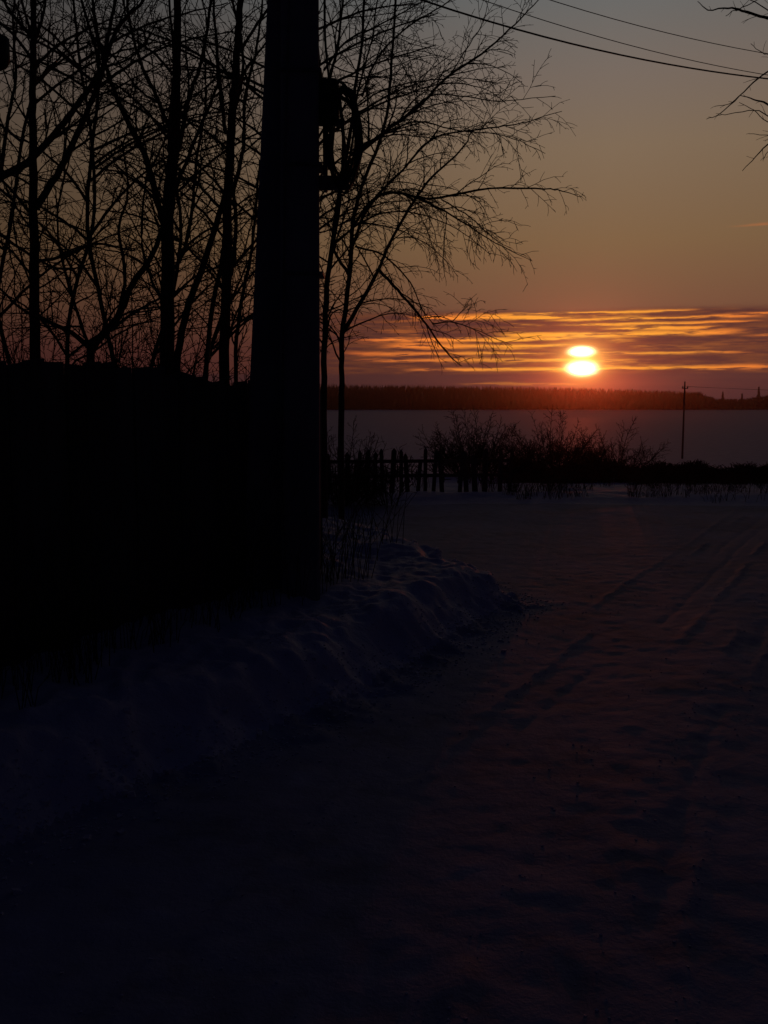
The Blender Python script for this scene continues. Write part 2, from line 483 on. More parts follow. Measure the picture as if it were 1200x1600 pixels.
def tree(name, label, Y, paths, seed, group='bare trees along the garden fence', length=1.0, gap=.16, droop=.2, depth=3, twigscale=1., base=None, cat='tree', up=.35, sprout_trunk=True):
    """paths: (list of (px,py[,dY]), start radius, end radius); the first is the trunk"""
    rng = random.Random(seed)
    x0 = at(*paths[0][0][0][:2], Y)
    gx, gy = (x0.x if base is None else base[0]), Y
    gz = hz(gx, gy)
    root = empty(name, (gx, gy, gz), label, cat, group)
    tr = MB(); cr = MB()
    for k, (pp, ra, rb) in enumerate(paths):
        P = [at(p[0], p[1], Y + (p[2] if len(p) > 2 else 0)) for p in pp]
        if k == 0: P = [Vector((gx, gy, gz - .08))] + P
        elif pp[0][1] >= 560: P = [Vector((P[0].x, P[0].y, hz(P[0].x, P[0].y) - .08))] + P
        S = smooth_path(P, 5, .006, rng)
        R = np.linspace(ra, rb, len(S))
        tgt = tr if k == 0 else cr
        tgt.tube(S, R, 8 if ra > .03 else 6)
        if k == 0 and not sprout_trunk: continue
        sprout(cr, S, ra, rb, 0, rng, length * (1 if k == 0 else .8), gap, droop, .3 if k == 0 else .12, depth, .0024 * twigscale, up)
    tr.build('trunk', M['bark'], root); cr.build('crown', M['twig'], root)
    return root


# --- left group, traced from their main limbs
tree('bare_tree', 'slim straight bare tree with a low fork, nearest the left edge', 9.0, [
    ([(56, 570), (54, 450), (52, 330), (51, 200), (52, 110), (53, 0), (54, -160, .2)], .058, .02),
    ([(56, 326), (95, 262, .1), (124, 202, .2), (150, 140, .3), (165, 94, .3), (188, 37, .4), (225, 0, .5), (262, -60, .6)], .034, .010),
    ([(53, 60), (30, 35, -.2), (8, 5, -.3), (-10, -40, -.4)], .02, .008),
    ([(56, 60), (68, 20, .1), (74, -60, .3)], .016, .007),
    ([(54, 340), (20, 300, -.3), (-30, 250, -.5)], .018, .008),
    ([(52, 130), (84, 100, .4), (120, 60, .6), (150, 20, .7)], .012, .006),
    ([(53, 410), (100, 400, .5), (150, 380, .9), (210, 392, 1.0)], .018, .007),
], 11, length=1.7, gap=.115, twigscale=1.5)
tree('bare_tree', 'leaning bare tree reaching right from a low crotch above the fence', 10.2, [
    ([(142, 560), (146, 540), (184, 495), (206, 446), (240, 395, .2), (262, 330, .3), (300, 230, .5), (345, 120, .6)], .05, .016),
    ([(142, 545), (112, 520, .1), (70, 500, .2), (30, 480, .3), (-20, 430, .4)], .032, .01),
    ([(140, 545), (118, 480, .3), (96, 400, .4), (90, 330, .4), (110, 240, .5)], .022, .008),
    ([(184, 495), (196, 430, -.2), (186, 360, -.3), (200, 300, -.4), (190, 220, -.4)], .022, .008),
], 12, length=1.7, gap=.115, twigscale=1.5)
tree('bare_tree', 'bare tree curving left to right from behind the left edge of the fence', 10.8, [
    ([(-60, 560), (-45, 400), (-20, 310), (0, 278), (41, 255), (80, 215), (112, 176), (145, 130), (161, 105), (169, 56), (180, 0), (190, -80)], .06, .014),
    ([(0, 278), (10, 200), (25, 120), (20, 40), (26, -40)], .022, .009),
    ([(-30, 340), (20, 380, .2), (90, 420, .3), (150, 410, .4)], .024, .008),
    ([(161, 105), (200, 92, .2), (232, 60, .3), (250, 20, .3)], .014, .006),
], 13, length=1.7, gap=.125, twigscale=1.5)
tree('bare_tree', 'thick forked bare tree standing midway between fence end and left edge', 10.0, [
    ([(262, 575), (262, 450), (262, 337), (268, 270), (272, 225), (275, 170), (276, 112), (277, 0), (280, -120)], .082, .03),
    ([(262, 372), (250, 330), (225, 240, -.2), (202, 195, -.3), (180, 146, -.4), (165, 101, -.4), (150, 40, -.5), (140, -40, -.5)], .038, .012),
    ([(266, 205), (244, 150, .2), (221, 101, .3), (202, 30, .4), (196, -40, .5)], .026, .01),
    ([(272, 250), (284, 210, .1), (296, 150, .3), (315, 94, .3), (330, 0, .4), (338, -80, .5)], .028, .011),
    ([(262, 430), (285, 400, -.3), (300, 330, -.5), (308, 240, -.5), (322, 160, -.5), (318, 60, -.5)], .024, .009),
    ([(262, 340), (232, 300, .3), (190, 270, .6), (140, 262, .9)], .018, .007),
    ([(262, 480), (238, 440, .2), (222, 380, .3), (226, 300, .3), (240, 220, .4)], .02, .008),
], 14, length=1.7, gap=.115, twigscale=1.5)
tree('bare_tree', 'tall bare tree with several lower stems just left of the concrete pole', 9.6, [
    ([(350, 580), (354, 450), (355, 337), (360, 225), (367, 131), (372, 60), (375, 0), (380, -120)], .056, .026),
    ([(276, 585), (292, 487), (311, 431), (337, 352), (352, 300)], .04, .026),
    ([(322, 590), (334, 468), (350, 390), (356, 330)], .028, .02),
    ([(352, 205), (345, 150, .2), (341, 100, .2), (334, 0, .4), (336, -60, .4)], .022, .01),
    ([(364, 300), (380, 230, -.3), (384, 150, -.3), (402, 70, -.4), (410, 0, -.4)], .022, .009),
    ([(368, 580), (376, 480), (392, 400, .3), (400, 320, .4), (406, 250, .5)], .024, .012),
    ([(350, 330), (320, 300, .4), (300, 280, .6), (250, 282, .9)], .018, .007),
    ([(366, 140), (390, 100, .3), (420, 60, .5), (450, 10, .6)], .014, .006),
], 15, length=1.5, gap=.12, twigscale=1.5)
# --- right of the pole
tree('bare_tree', 'bare tree spreading long drooping boughs right of the concrete pole towards the sunset', 11.5, [
    ([(533, 650), (534, 602), (535, 525), (546, 433), (552, 350), (566, 290), (600, 200), (612, 100), (618, 0), (622, -100)], .038, .010),
    ([(535, 521), (562, 475), (592, 421), (606, 385), (640, 325), (672, 280, .3), (720, 235, .5), (740, 200, .6)], .030, .007),
    ([(592, 421), (629, 462, -.1), (667, 508, -.2), (700, 554, -.2), (722, 572, -.3)], .021, .004),
    ([(675, 506, -.2), (712, 504, -.2), (762, 523, -.3), (800, 540, -.3)], .009, .003),
    ([(706, 504, -.2), (724, 484, -.3), (730, 470, -.3)], .006, .003),
    ([(555, 385), (600, 400, .2), (640, 440, .3), (658, 480, .4), (668, 500, .4)], .013, .004),
    ([(545, 400), (575, 325), (610, 300), (670, 310, -.1), (765, 295, -.2), (850, 295, -.3), (880, 299, -.3), (908, 308, -.4)], .022, .0035),
    ([(548, 360), (575, 320), (630, 265), (680, 215, -.2), (765, 200, -.4), (815, 192, -.5), (878, 174, -.5)], .019, .0035),
    ([(650, 306, -.1), (720, 345, -.2), (775, 380, -.3), (832, 408, -.4)], .013, .003),
    ([(690, 312, .1), (735, 340, .3), (775, 375, .4), (798, 388, .4)], .009, .003),
    ([(620, 372), (650, 372, .1), (690, 400, .2), (716, 432, .2)], .008, .003),
    ([(545, 430), (520, 380, .3), (530, 300, .4), (545, 220, .5), (560, 140, .5), (580, 65, .5), (592, -20, .5)], .02, .008),
], 16, length=1.45, gap=.10, twigscale=1.35, droop=.7, depth=3, up=.15, group='bare trees along the garden fence')
tree('bare_tree', 'bare tree close behind the concrete pole whose longest bough rises to the wires', 10.6, [
    ([(506, 620), (508, 508), (512, 433), (525, 350), (535, 270), (548, 205), (555, 140), (566, 60), (572, -60)], .036, .012),
    ([(535, 270), (550, 250), (600, 207), (650, 170, .1), (700, 120, .1), (765, 75, .2), (812, 30, .2), (846, -5, .2)], .024, .005),
    ([(545, 245), (580, 220), (620, 192, -.2), (672, 150, -.3), (720, 150, -.4), (780, 158, -.5), (868, 150, -.6)], .014, .003),
    ([(512, 190), (515, 125), (528, 70), (536, 0), (540, -60)], .02, .010),
    ([(506, 110, .3), (540, 66, .3), (600, 35, .4), (670, -4, .5)], .014, .005),
    ([(560, 165), (600, 140, .3), (650, 128, .3), (720, 122, .2), (780, 130, .2)], .010, .003),
    ([(600, 207), (655, 190, -.3), (720, 205, -.5), (790, 212, -.6), (852, 240, -.7)], .010, .003),
    ([(520, 385), (560, 350, -.3), (620, 330, -.5), (700, 350, -.7), (760, 392, -.8)], .012, .003),
    ([(566, 150), (590, 90, .3), (640, 40, .4), (690, 10, .5), (730, -20, .5)], .013, .005),
    ([(700, 120, .1), (740, 60, .2), (756, 30, .2), (764, 0, .2)], .007, .003),
], 17, length=1.45, gap=.10, twigscale=1.35, droop=.45, depth=3, up=.2)

# --- taller trees a little farther back, filling the thicket
rng0 = random.Random(5)
back = [(20, 13.5, 'thin bare tree behind the left edge of the thicket'), (105, 14.5, 'thin bare tree filling the gap between the two left trunks'),
        (182, 13.0, 'slender bare tree behind the leaning trunk'), (232, 15.0, 'slender bare tree just left of the thick forked trunk'),
        (318, 13.8, 'slender bare tree between the forked trunk and the stem by the pole'), (412, 13.2, 'slender bare tree half hidden by the left side of the concrete pole'),
        (470, 14.2, 'bare tree hidden behind the concrete pole, twigs showing on both sides')]
for k, (px, Yb, lb) in enumerate(back):
    r = random.Random(100 + k)
    x = px; main = [(px, 600)]
    for q in range(6):
        x += r.uniform(-34, 36); main.append((x, 600 - (q + 1) * 125, r.uniform(-.1, .1)))
    ps = [(main, .036, .014)]
    for q in range(10):
        i = r.uniform(.05, 4.2); a = int(i); t = i - a
        sx0 = main[a][0] * (1 - t) + main[a + 1][0] * t; sy0 = 600 - i * 125
        s_g = -1 if q % 2 else 1; xx, yy = sx0, sy0; pl = [(sx0, sy0)]; dx = s_g * r.uniform(26, 60); dy = -r.uniform(22, 58)
        for _ in range(4):
            xx += dx; yy += dy; dx *= 1.02; dy = dy * .72 + r.uniform(-3, 5); pl.append((xx, yy, (len(pl)) * r.uniform(-.25, .25)))
        ps.append((pl, .022, .007))
    tree('bare_tree', lb, Yb, ps, 200 + k, length=1.8, gap=.21, droop=.15, depth=3, twigscale=1.6)

# multi-stemmed bare shrubs rising just above the fence
def shrub(name, label, px, Y, hgt, spread, n, seed, group='bare shrubs', base_z=None, length=.5, gap=.1, rad=.012, depth=2, cat='shrub', tw=1.2, start=.12):
    r = random.Random(seed); b = at(px, 600, Y); gz = hz(b.x, Y)
    root = empty(name, (b.x, Y, gz), label, cat, group)
    st = MB(); tw_ = MB()
    for i in range(n):
        a = r.random() * 6.28; k = r.random() ** .6
        p = Vector((b.x + math.cos(a) * spread * .22 * k, Y + math.sin(a) * spread * .22 * k, gz - .05))
        d = Vector((math.cos(a) * spread / hgt * k, math.sin(a) * spread / hgt * k, 1)).normalized()
        hh = hgt * r.uniform(.6, 1.05) * (1 - .25 * k); pts = [p.copy()]; ns = 7
        for q in range(ns):
            d = (d + Vector((r.gauss(0, .07), r.gauss(0, .07), .03))).normalized(); p = p + d * hh / ns; pts.append(p.copy())
        ra = rad * r.uniform(.6, 1.2)
        st.tube(pts, np.linspace(ra, .004, len(pts)), 5)
        sprout(tw_, pts, ra, .004, 0, r, length, gap, .1, start, depth, .0028 * tw, .3)
    st.build('stems', M['bark'], root); tw_.build('twigs', M['twig'], root)
    return root


shrub('bare_shrub', 'bare shrub with many upright stems at the left edge above the fence', 15, 8.2, 3.1, 1.9, 11, 31, length=1.0, gap=.1)
shrub('bare_shrub', 'wide tangled bare shrub arching between the two left trunks', 105, 9.6, 3.4, 2.6, 12, 30, length=1.1, gap=.1)
shrub('bare_shrub', 'spreading bare shrub between the fork of the low crotch and the thick trunk', 205, 9.2, 3.1, 1.9, 11, 32, length=1.0, gap=.1)
shrub('bare_shrub', 'bare shrub of close stems between the thick trunk and the concrete pole', 325, 8.8, 2.9, 1.1, 11, 33, length=.8, gap=.1)
shrub('bare_shrub', 'dense low bare shrub at the left end of the picket fence beside the concrete pole', 528, 15.6, 1.55, 1.9, 40, 34, length=.55, gap=.06, start=.03)
shrub('bare_shrub', 'low loose bare shrub in front of the picket fence near its left end', 612, 15.4, 1.1, 1.0, 9, 35, length=.5, gap=.07, tw=1.5, start=.04)
shrub('bare_shrub', 'rounded bare bush behind the picket fence', 738, 26.0, 2.1, 2.6, 46, 36, length=.7, gap=.07, rad=.014, tw=1.9)
shrub('bare_shrub', 'broad bare bush under the setting sun', 868, 26.5, 1.95, 3.0, 56, 37, length=.7, gap=.07, rad=.014, tw=1.9)
shrub('bare_shrub', 'loose bare bush between the broad bush and the distant utility pole', 968, 27.0, 1.8, 2.4, 30, 38, length=.7, gap=.08, rad=.013, tw=1.8)

# ------------------------------------------------------------------ tree out of frame on the right, branches hanging in
def side_tree():
    r = random.Random(77); Y = 8.5; bx = 5.2
    gz = hz(bx, Y)
    root = empty('bare_tree', (bx, Y, gz), 'bare tree outside the right edge whose thin branches hang in below the wires', 'tree')
    tr = MB(); cr = MB()
    trunk = smooth_path([(bx, Y, gz - .1), (bx + .05, Y, 1.6), (bx - .05, Y, 3.2), (bx, Y, 4.8), (bx + .05, Y, 6.4)], 5)
    tr.tube(trunk, np.linspace(.12, .03, len(trunk)), 9)
    A = lambda px, py, d=0: at(px, py, Y + d)
    limbs = [
        ([trunk[14], A(1340, 60), A(1260, 40), A(1200, 28), A(1160, 16), A(1138, 12), A(1106, 15), A(1090, 2)], .02, .0026),
        ([A(1200, 30), A(1160, 18, .02), A(1146, 16), A(1134, 25)], .006, .0026),
        ([A(1230, 34), A(1180, 4), A(1162, -8)], .006, .0026), ([A(1150, 17), A(1172, 6), A(1196, -6)], .005, .0026),
        ([trunk[11], A(1340, 160), A(1250, 190), A(1200, 163), A(1178, 155), A(1156, 149)], .018, .003),
        ([A(1250, 60), A(1215, 100), A(1184, 122), A(1156, 150), A(1124, 178), A(1104, 186)], .009, .0026),
        ([A(1156, 149), A(1140, 162), A(1117, 166)], .004, .0024),
        ([A(1240, 210), A(1200, 182), A(1180, 172), A(1140, 178), A(1120, 180)], .006, .0024),
        ([A(1250, 200), A(1200, 190), A(1178, 172), A(1155, 160)], .005, .0024),
        ([A(1260, 190), A(1200, 226), A(1180, 246), A(1160, 267)], .008, .0026),
        ([A(1260, 250), A(1205, 236), A(1192, 250)], .005, .0024),
        ([A(1250, 220), A(1205, 212), A(1170, 209)], .005, .0022),
        ([A(1250, 120), A(1210, 90), A(1190, 82), A(1173, 68)], .005, .0024),
    ]
    for P, a, b in limbs:
        S = smooth_path(P, 4, .004, r); cr.tube(S, np.linspace(a, b, len(S)), 5)
        sprout(cr, S, a, b, 1, r, .22, .14, .3, .1, 2, .0022, .1)
    for k in range(7):
        z = 3.4 + k * .45; a = .6 + k * 2.2
        if math.cos(a) < -.2: a += 3.14
        P = smooth_path([(bx, Y, z), (bx + math.cos(a) * .6, Y + math.sin(a) * .6, z + .5), (bx + math.cos(a) * 1.3, Y + math.sin(a) * 1.3, z + .9)], 5)
        cr.tube(P, np.linspace(.03, .006, len(P)), 5); sprout(cr, P, .03, .006, 0, r, .7, .2, .3, .2, 2)
    tr.build('trunk', M['bark'], root); cr.build('crown', M['twig'], root)


side_tree()

# ------------------------------------------------------------------ utility pole with strut
PY = 6.6
pb = at(470, 940, PY)
gz = hz(pb.x, PY)
pole = empty('utility_pole', (pb.x, PY, gz), 'near concrete utility pole with a slanting strut and a coil of cable', 'utility pole')


def taper(mb, p0, p1, w0, w1, d0, d1, ch=.18, yaw=0., n=1):
    """chamfered rectangular shaft"""
    p0 = Vector(p0); p1 = Vector(p1); ax = (p1 - p0).normalized()
    X_ = Vector((math.cos(yaw), math.sin(yaw), 0)); X_ = (X_ - ax * X_.dot(ax)).normalized(); Y_ = ax.cross(X_)
    rings = []
    N = 14
    for i in range(N + 1):
        t = i / N; c = p0.lerp(p1, t); a = (w0 + (w1 - w0) * t) / 2; b = (d0 + (d1 - d0) * t) / 2; k = ch * min(a, b)
        rings.append([c + X_ * x + Y_ * y for x, y in ((-a + k, -b), (a - k, -b), (a, -b + k), (a, b - k), (a - k, b), (-a + k, b), (-a, b - k), (-a, -b + k))])
    mb.flush(); mb.v.append(np.array([tuple(p) for r_ in rings for p in r_])); s = mb.n; mb.n += 8 * (N + 1)
    q = []
    for i in range(N):
        for j in range(8): q.append([s + i * 8 + j, s + i * 8 + (j + 1) % 8, s + i * 8 + 8 + (j + 1) % 8, s + i * 8 + 8 + j])
    for e in (0, N):
        c = s + e * 8
        q += [[c, c + 1, c + 2, c + 3], [c, c + 3, c + 4, c + 7], [c + 4, c + 5, c + 6, c + 7]]
    mb.f.append(np.array(q))


def scale_px(n, Y): return n / F * Y


xr_top = at(502, 0, PY).x; xr_bot = at(500, 940, PY).x
wb = scale_px(64, PY) ; wt = scale_px(60, PY) * .93
m_ = MB()
ptop = 6.4
taper(m_, (xr_bot - wb / 2, PY, gz - .4), (xr_top - wt / 2 + .005, PY, ptop), wb, wt * .9, .24, .18, .16, .05)
shaft = m_.build('shaft', M['concrete'], pole, smooth=False)
m_ = MB()
s0 = at(409, 935, PY + .12); s1 = at(450, -10, PY + .22)
d_ = (s1 - s0)
s2 = s0 + d_ * 1.18
taper(m_, s0 - d_ * .12, s2, scale_px(66, PY), scale_px(56, PY), .22, .17, .16, .0)
m_.build('strut', M['concrete'], pole, smooth=False)
for z in (4.55, 5.0):
    m_ = MB(); m_.box((xr_top - wt / 2 - .06, PY + .05, z), (wt + .24, .34, .06)); m_.build('clamp', M['steel'], pole, smooth=False, bevel=.006)
# crossarm and insulators above the frame
m_ = MB(); m_.box((xr_top - wt / 2, PY - .14, 5.75), (1.3, .08, .08)); arm = m_.build('crossarm', M['steel'], pole, smooth=False, bevel=.005)
ins = []
for k, dx in enumerate((-.55, .25, .55)):
    m_ = MB(); c = Vector((xr_top - wt / 2 + dx, PY - .14, 5.79))
    m_.tube([c, c + Vector((0, 0, .05)), c + Vector((0, 0, .06)), c + Vector((0, 0, .10)), c + Vector((0, 0, .11)), c + Vector((0, 0, .16))], [.012, .012, .045, .035, .03, .03], 10)
    m_.build('insulator', M['glass'], arm); ins.append(c + Vector((0, 0, .14)))
# splice box, bracket and spare cable hung in a coil
rx = xr_top
m_ = MB()
c = at(514, 158, PY - .02)
m_.box((c.x, PY, c.z), (scale_px(30, PY), .16, scale_px(62, PY)))
m_.build('splice_box', M['rubber'], pole, smooth=False, bevel=.03)
m_ = MB()
m_.box((at(522, 283, PY).x, PY, at(522, 286, PY).z), (scale_px(46, PY), .06, scale_px(20, PY)))
m_.box((at(518, 190, PY).x, PY + .02, at(518, 190, PY).z), (scale_px(40, PY), .04, scale_px(10, PY)))
m_.box((at(508, 240, PY).x, PY + .02, at(508, 240, PY).z), (.03, .06, scale_px(110, PY)))
m_.build('bracket', M['steel'], pole, smooth=False, bevel=.008)
m_ = MB(); r = random.Random(4)
cc = at(536, 212, PY - .03)
for k in range(11):
    ax_ = scale_px(r.uniform(17, 27), PY); az_ = scale_px(r.uniform(60, 80), PY); ph = r.uniform(-.2, .2); oy = r.uniform(-.07, .07)
    ox = scale_px(r.uniform(-4, 3), PY); oz = scale_px(r.uniform(-8, 8), PY); P = []
    for i in range(41):
        t = i / 40 * 2 * math.pi
        x = math.cos(t) * ax_ * (1 + .1 * math.sin(3 * t + k)); z = math.sin(t) * az_
        P.append(Vector((cc.x + ox + x * math.cos(ph) - z * math.sin(ph) * .5, cc.y + oy + .03 * math.sin(t * 2 + k), cc.z + oz + z + x * math.sin(ph))))
    m_.tube(P, .0085, 6, cap=False)
for k, (a, b) in enumerate([((552, 160), (556, 250)), ((510, 140), (556, 168)), ((530, 150), (535, 275))]):
    m_.tube(smooth_path([at(*a, PY - .05), at((a[0] + b[0]) / 2 + 4, (a[1] + b[1]) / 2, PY - .04), at(*b, PY - .05)], 6), .013, 6)
m_.build('cable_coil', M['rubber'], pole)
m_ = MB()
m_.tube(smooth_path([(xr_bot - .2, PY - .15, gz - .05), (xr_bot - .23, PY - .14, gz + .6), (xr_top - .26, PY - .13, 2.2), (xr_top - .2, PY - .13, 4.2), (xr_top - .12, PY - .12, 5.6)], 6), .008, 6)
m_.build('ground_wire', M['steel'], pole)
for py in (118, 262, 430):
    c = at(470, py, PY); m_ = MB(); m_.box((xr_top - wt / 2 - .002, PY, c.z), (wt * 1.06, .245, .02)); m_.build('strap', M['steel'], pole, smooth=False, bevel=.003)
m_ = MB(); m_.tube(smooth_path([at(516, 140, PY - .06), at(508, 60, PY - .05), at(506, -60, PY - .05), (xr_top - .02, PY - .1, 5.2)], 6), .009, 6); m_.build('cable', M['rubber'], pole)

# far end pole of the service wires, beyond the right edge
P2 = Vector((9.4, 13.2, 0)); P2.z = hz(P2.x, P2.y)
pole2 = empty('utility_pole', P2, 'concrete pole standing beyond the right edge where the wires end', 'utility pole')
m_ = MB(); taper(m_, P2 - Vector((0, 0, .4)), P2 + Vector((0, 0, 6.6)), .26, .18, .22, .16); m_.build('shaft', M['concrete'], pole2, smooth=False)
m_ = MB(); m_.box(P2 + Vector((0, -.12, 5.9)), (1.3, .08, .08)); m_.build('crossarm', M['steel'], pole2, smooth=False)


# overhead wires: traced in the picture, given real depths on a straight run in plan
def wire(name, label, a, b, pix, rad, fine=40):
    """a,b plan ends (Vector); pix: photo points that fix the height; a quadratic sag is fitted"""
    ts, zs = [0., 1.], [a.z, b.z]; wt_ = [.15, .15]
    for px, py in pix:
        d = ray(px, py); k = d.x / d.y
        t = (k * a.y - a.x) / ((b.x - a.x) - k * (b.y - a.y))
        Yt = a.y + (b.y - a.y) * t
        ts.append(t); zs.append(EYE + d.z / d.y * Yt); wt_.append(10.)
    cf = np.polyfit(ts, zs, 3, w=wt_)
    P = []
    for i in range(fine + 1):
        t = i / fine; z = np.polyval(cf, t)
        P.append(Vector((a.x + (b.x - a.x) * t, a.y + (b.y - a.y) * t, z)))
    print('wire', label, [round(v, 2) for v in zs], 'ends', round(P[0].z, 2), round(P[-1].z, 2))
    mb = MB(); mb.tube(P, rad, 6)
    o = mb.build(name, M['rubber'])
    return tag(o, label, 'wire', 'overhead wires')


E2 = P2 + Vector((0, -.12, 5.9))
wire('overhead_wire', 'lowest and thickest of the three overhead wires', ins[2] - Vector((0, 0, .35)), E2 + Vector((-.3, 0, -.4)), [(720, 20), (860, 60), (1010, 94), (1190, 122)], .0062)
wire('overhead_wire', 'middle overhead wire, thin', ins[1].copy(), E2 + Vector((0, 0, .1)), [(760, 2), (900, 48), (1040, 84), (1190, 116)], .003)
wire('overhead_wire', 'highest of the overhead wires, thin', ins[2].copy(), E2 + Vector((.4, 0, .1)), [(860, 0), (1000, 42), (1100, 63), (1190, 83)], .003)

# ------------------------------------------------------------------ lamp at the left edge
lx = at(-150, 300, 7.8).x; LY = 7.8; lz = hz(lx, LY)
lamp = empty('street_lamp', (lx, LY, lz), 'dark unlit lamp head jutting in at the left edge near the top', 'street lamp')
m_ = MB(); m_.tube([(lx, LY, lz - .2), (lx, LY, 2.5), (lx, LY, 4.6)], [.07, .06, .045], 10); m_.build('post', M['wood'], lamp)
ct = at(-14, 62, LY)
m_ = MB(); m_.tube(smooth_path([(lx, LY, ct.z - .25), ((lx + ct.x) / 2, LY, ct.z + .03), (ct.x - .05, LY, ct.z + .01)], 6), .022, 8); m_.build('arm', M['steel'], lamp)
a_ = at(-14, 58, LY); b_ = at(15, 108, LY); c_ = at(-14, 83, LY)
hw = b_.x - c_.x; hh_ = (a_.z - b_.z) / 2
m_ = MB(); m_.tube([(c_.x, LY, c_.z + hh_), (c_.x, LY, c_.z + hh_ * .96), (c_.x, LY, c_.z - hh_ * .45), (c_.x, LY, c_.z - hh_ * .8), (c_.x, LY, c_.z - hh_)],
                   [hw * .8, hw, hw, hw * .8, hw * .5], 14)
m_.build('lamp_head', M['rubber'], lamp)

# ------------------------------------------------------------------ board fence
def lerp(a, b, t): return a + (b - a) * t


fa = Vector((-3.1, 2.2)); fb = Vector((-.52, 7.55))
fdir = (fb - fa).normalized(); fl = (fb - fa).length; fn = Vector((-fdir.y, fdir.x))
fo = empty('board_fence', (fa.x, fa.y, hz(fa.x, fa.y)), 'dark tight board fence behind the snow bank on the left', 'fence')
yaw = math.atan2(fdir.y, fdir.x); RZ = Matrix.Rotation(yaw, 3, 'Z')
r = random.Random(8); m_ = MB(); s = 0
while s < fl:
    bw = r.uniform(.095, .15); p = fa + fdir * (s + bw / 2)
    topz = 1.89 - .02 * s + .06 * math.sin(s * 2.1) * .4 + r.uniform(-.03, .03)
    g0 = hz(p.x, p.y) - .1
    hb = topz - g0
    tilt = Matrix.Rotation(r.uniform(-.012, .012), 3, 'Y')
    hx, hy = bw / 2, .011; c = Vector((p.x, p.y, g0)) + Vector((fn.x, fn.y, 0)) * r.uniform(-.004, .004)
    pts = []
    for z, sh in ((0, 0), (hb, r.uniform(-.025, .025))):
        for (x, y) in ((-hx, -hy), (hx, -hy), (hx, hy), (-hx, hy)):
            pts.append(c + RZ @ (tilt @ Vector((x, y, z + (sh if z and x > 0 else 0)))))
    m_.hexa(pts)
    s += bw + (r.uniform(.012, .035) if r.random() < .12 else r.uniform(.002, .009))
m_.build('boards', M['board'], fo, smooth=False)
for z in (.75, 1.5):
    m_ = MB(); c = (fa + fb) / 2 + fn * .04; m_.box((c.x, c.y, z), (fl, .05, .09), RZ); m_.build('rail', M['board'], fo, smooth=False)
for k in range(4):
    p = fa + fdir * (.15 + k * (fl - .3) / 3) + fn * .10; m_ = MB(); g0 = hz(p.x, p.y)
    m_.box((p.x, p.y, (g0 + 1.78) / 2 - .1), (.1, .1, 1.9 - g0 + .05), RZ); m_.build('post', M['board'], fo, smooth=False)

# ------------------------------------------------------------------ picket fence
Yp = 16.9
p0 = at(505, 760, Yp); p1 = at(795, 758, Yp + .5)
pf = empty('picket_fence', (p0.x, p0.y, hz(p0.x, p0.y)), 'short picket fence with gaps at the far side of the crossing', 'fence')
m_ = MB(); r = random.Random(9); n = 23
for k in range(n):
    if k in (15, 20): continue
    t = (k + r.uniform(-.12, .12)) / (n - 1); x = lerp(p0.x, p1.x, t); y = lerp(p0.y, p1.y, t); g0 = hz(x, y) - .1
    wd = r.uniform(.065, .1); tz = at(600, 703 + r.uniform(-5, 7) + (14 if k == 11 else 0), y).z; lean = r.uniform(-.06, .06)
    m_.hexa([(x - wd / 2, y - .01, g0), (x + wd / 2, y - .01, g0), (x + wd / 2, y + .01, g0), (x - wd / 2, y + .01, g0),
             (x - wd / 2 + lean, y - .01, tz - .05), (x + wd / 2 + lean, y - .01, tz - .05), (x + wd / 2 + lean, y + .01, tz - .05), (x - wd / 2 + lean, y + .01, tz - .05)])
    m_.hexa([(x - wd / 2 + lean, y - .01, tz - .05), (x + wd / 2 + lean, y - .01, tz - .05), (x + wd / 2 + lean, y + .01, tz - .05), (x - wd / 2 + lean, y + .01, tz - .05),
             (x - .008 + lean, y - .01, tz), (x + .008 + lean, y - .01, tz), (x + .008 + lean, y + .01, tz), (x - .008 + lean, y + .01, tz)])
m_.build('pickets', M['board'], pf, smooth=False)
for py in (722, 745):
    z = at(600, py, Yp).z; m_ = MB()
    m_.hexa([(p0.x - .1, p0.y + .013, z - .03), (p1.x + .05, p1.y + .013, z - .03), (p1.x + .05, p1.y + .05, z - .03), (p0.x - .1, p0.y + .05, z - .03),
             (p0.x - .1, p0.y + .013, z + .03), (p1.x + .05, p1.y + .013, z + .03), (p1.x + .05, p1.y + .05, z + .03), (p0.x - .1, p0.y + .05, z + .03)])
    m_.build('rail', M['board'], pf, smooth=False)

# ------------------------------------------------------------------ distant utility pole and its wires
D = 100.
fp = at(1066, 716, D); fz = hz(fp.x, D)
ft = at(1066, 600, D).z
fpole = empty('utility_pole', (fp.x, D, fz), 'thin distant utility pole on the snowfield right of the sun', 'utility pole')
m_ = MB(); m_.tube([(fp.x, D, fz - .3), (fp.x, D, ft)], [.11, .08], 8); m_.build('shaft', M['wood'], fpole)
m_ = MB(); m_.box((fp.x, D - .12, ft - .45), (.6, .08, .08)); ca = m_.build('crossarm', M['wood'], fpole, smooth=False)
for dx in (-.25, .25):
    m_ = MB(); m_.tube([(fp.x + dx, D - .12, ft - .42), (fp.x + dx, D - .12, ft - .32), (fp.x + dx, D - .12, ft - .22)], [.05, .09, .05], 8); m_.build('insulator', M['glass'], ca)
m_ = MB(); m_.tube([(fp.x, D, ft - .1), (fp.x, D, ft + .25)], [.06, .09], 8); m_.build('insulator', M['glass'], ca)
for k, dx in enumerate((-.25, .25)):
    P = []
    for i in range(21):
        t = i / 20; P.append((fp.x + dx + 55 * t, D - .12 - 12 * t, ft - .25 - 3.0 * t * (1 - t) * 1.0 - .3 * k * t))
    m_ = MB(); m_.tube(P, .009, 5)
    tag(m_.build('overhead_wire', M['rubber']), ['upper', 'lower'][k] + ' faint wire running right from the distant utility pole', 'wire', 'overhead wires')

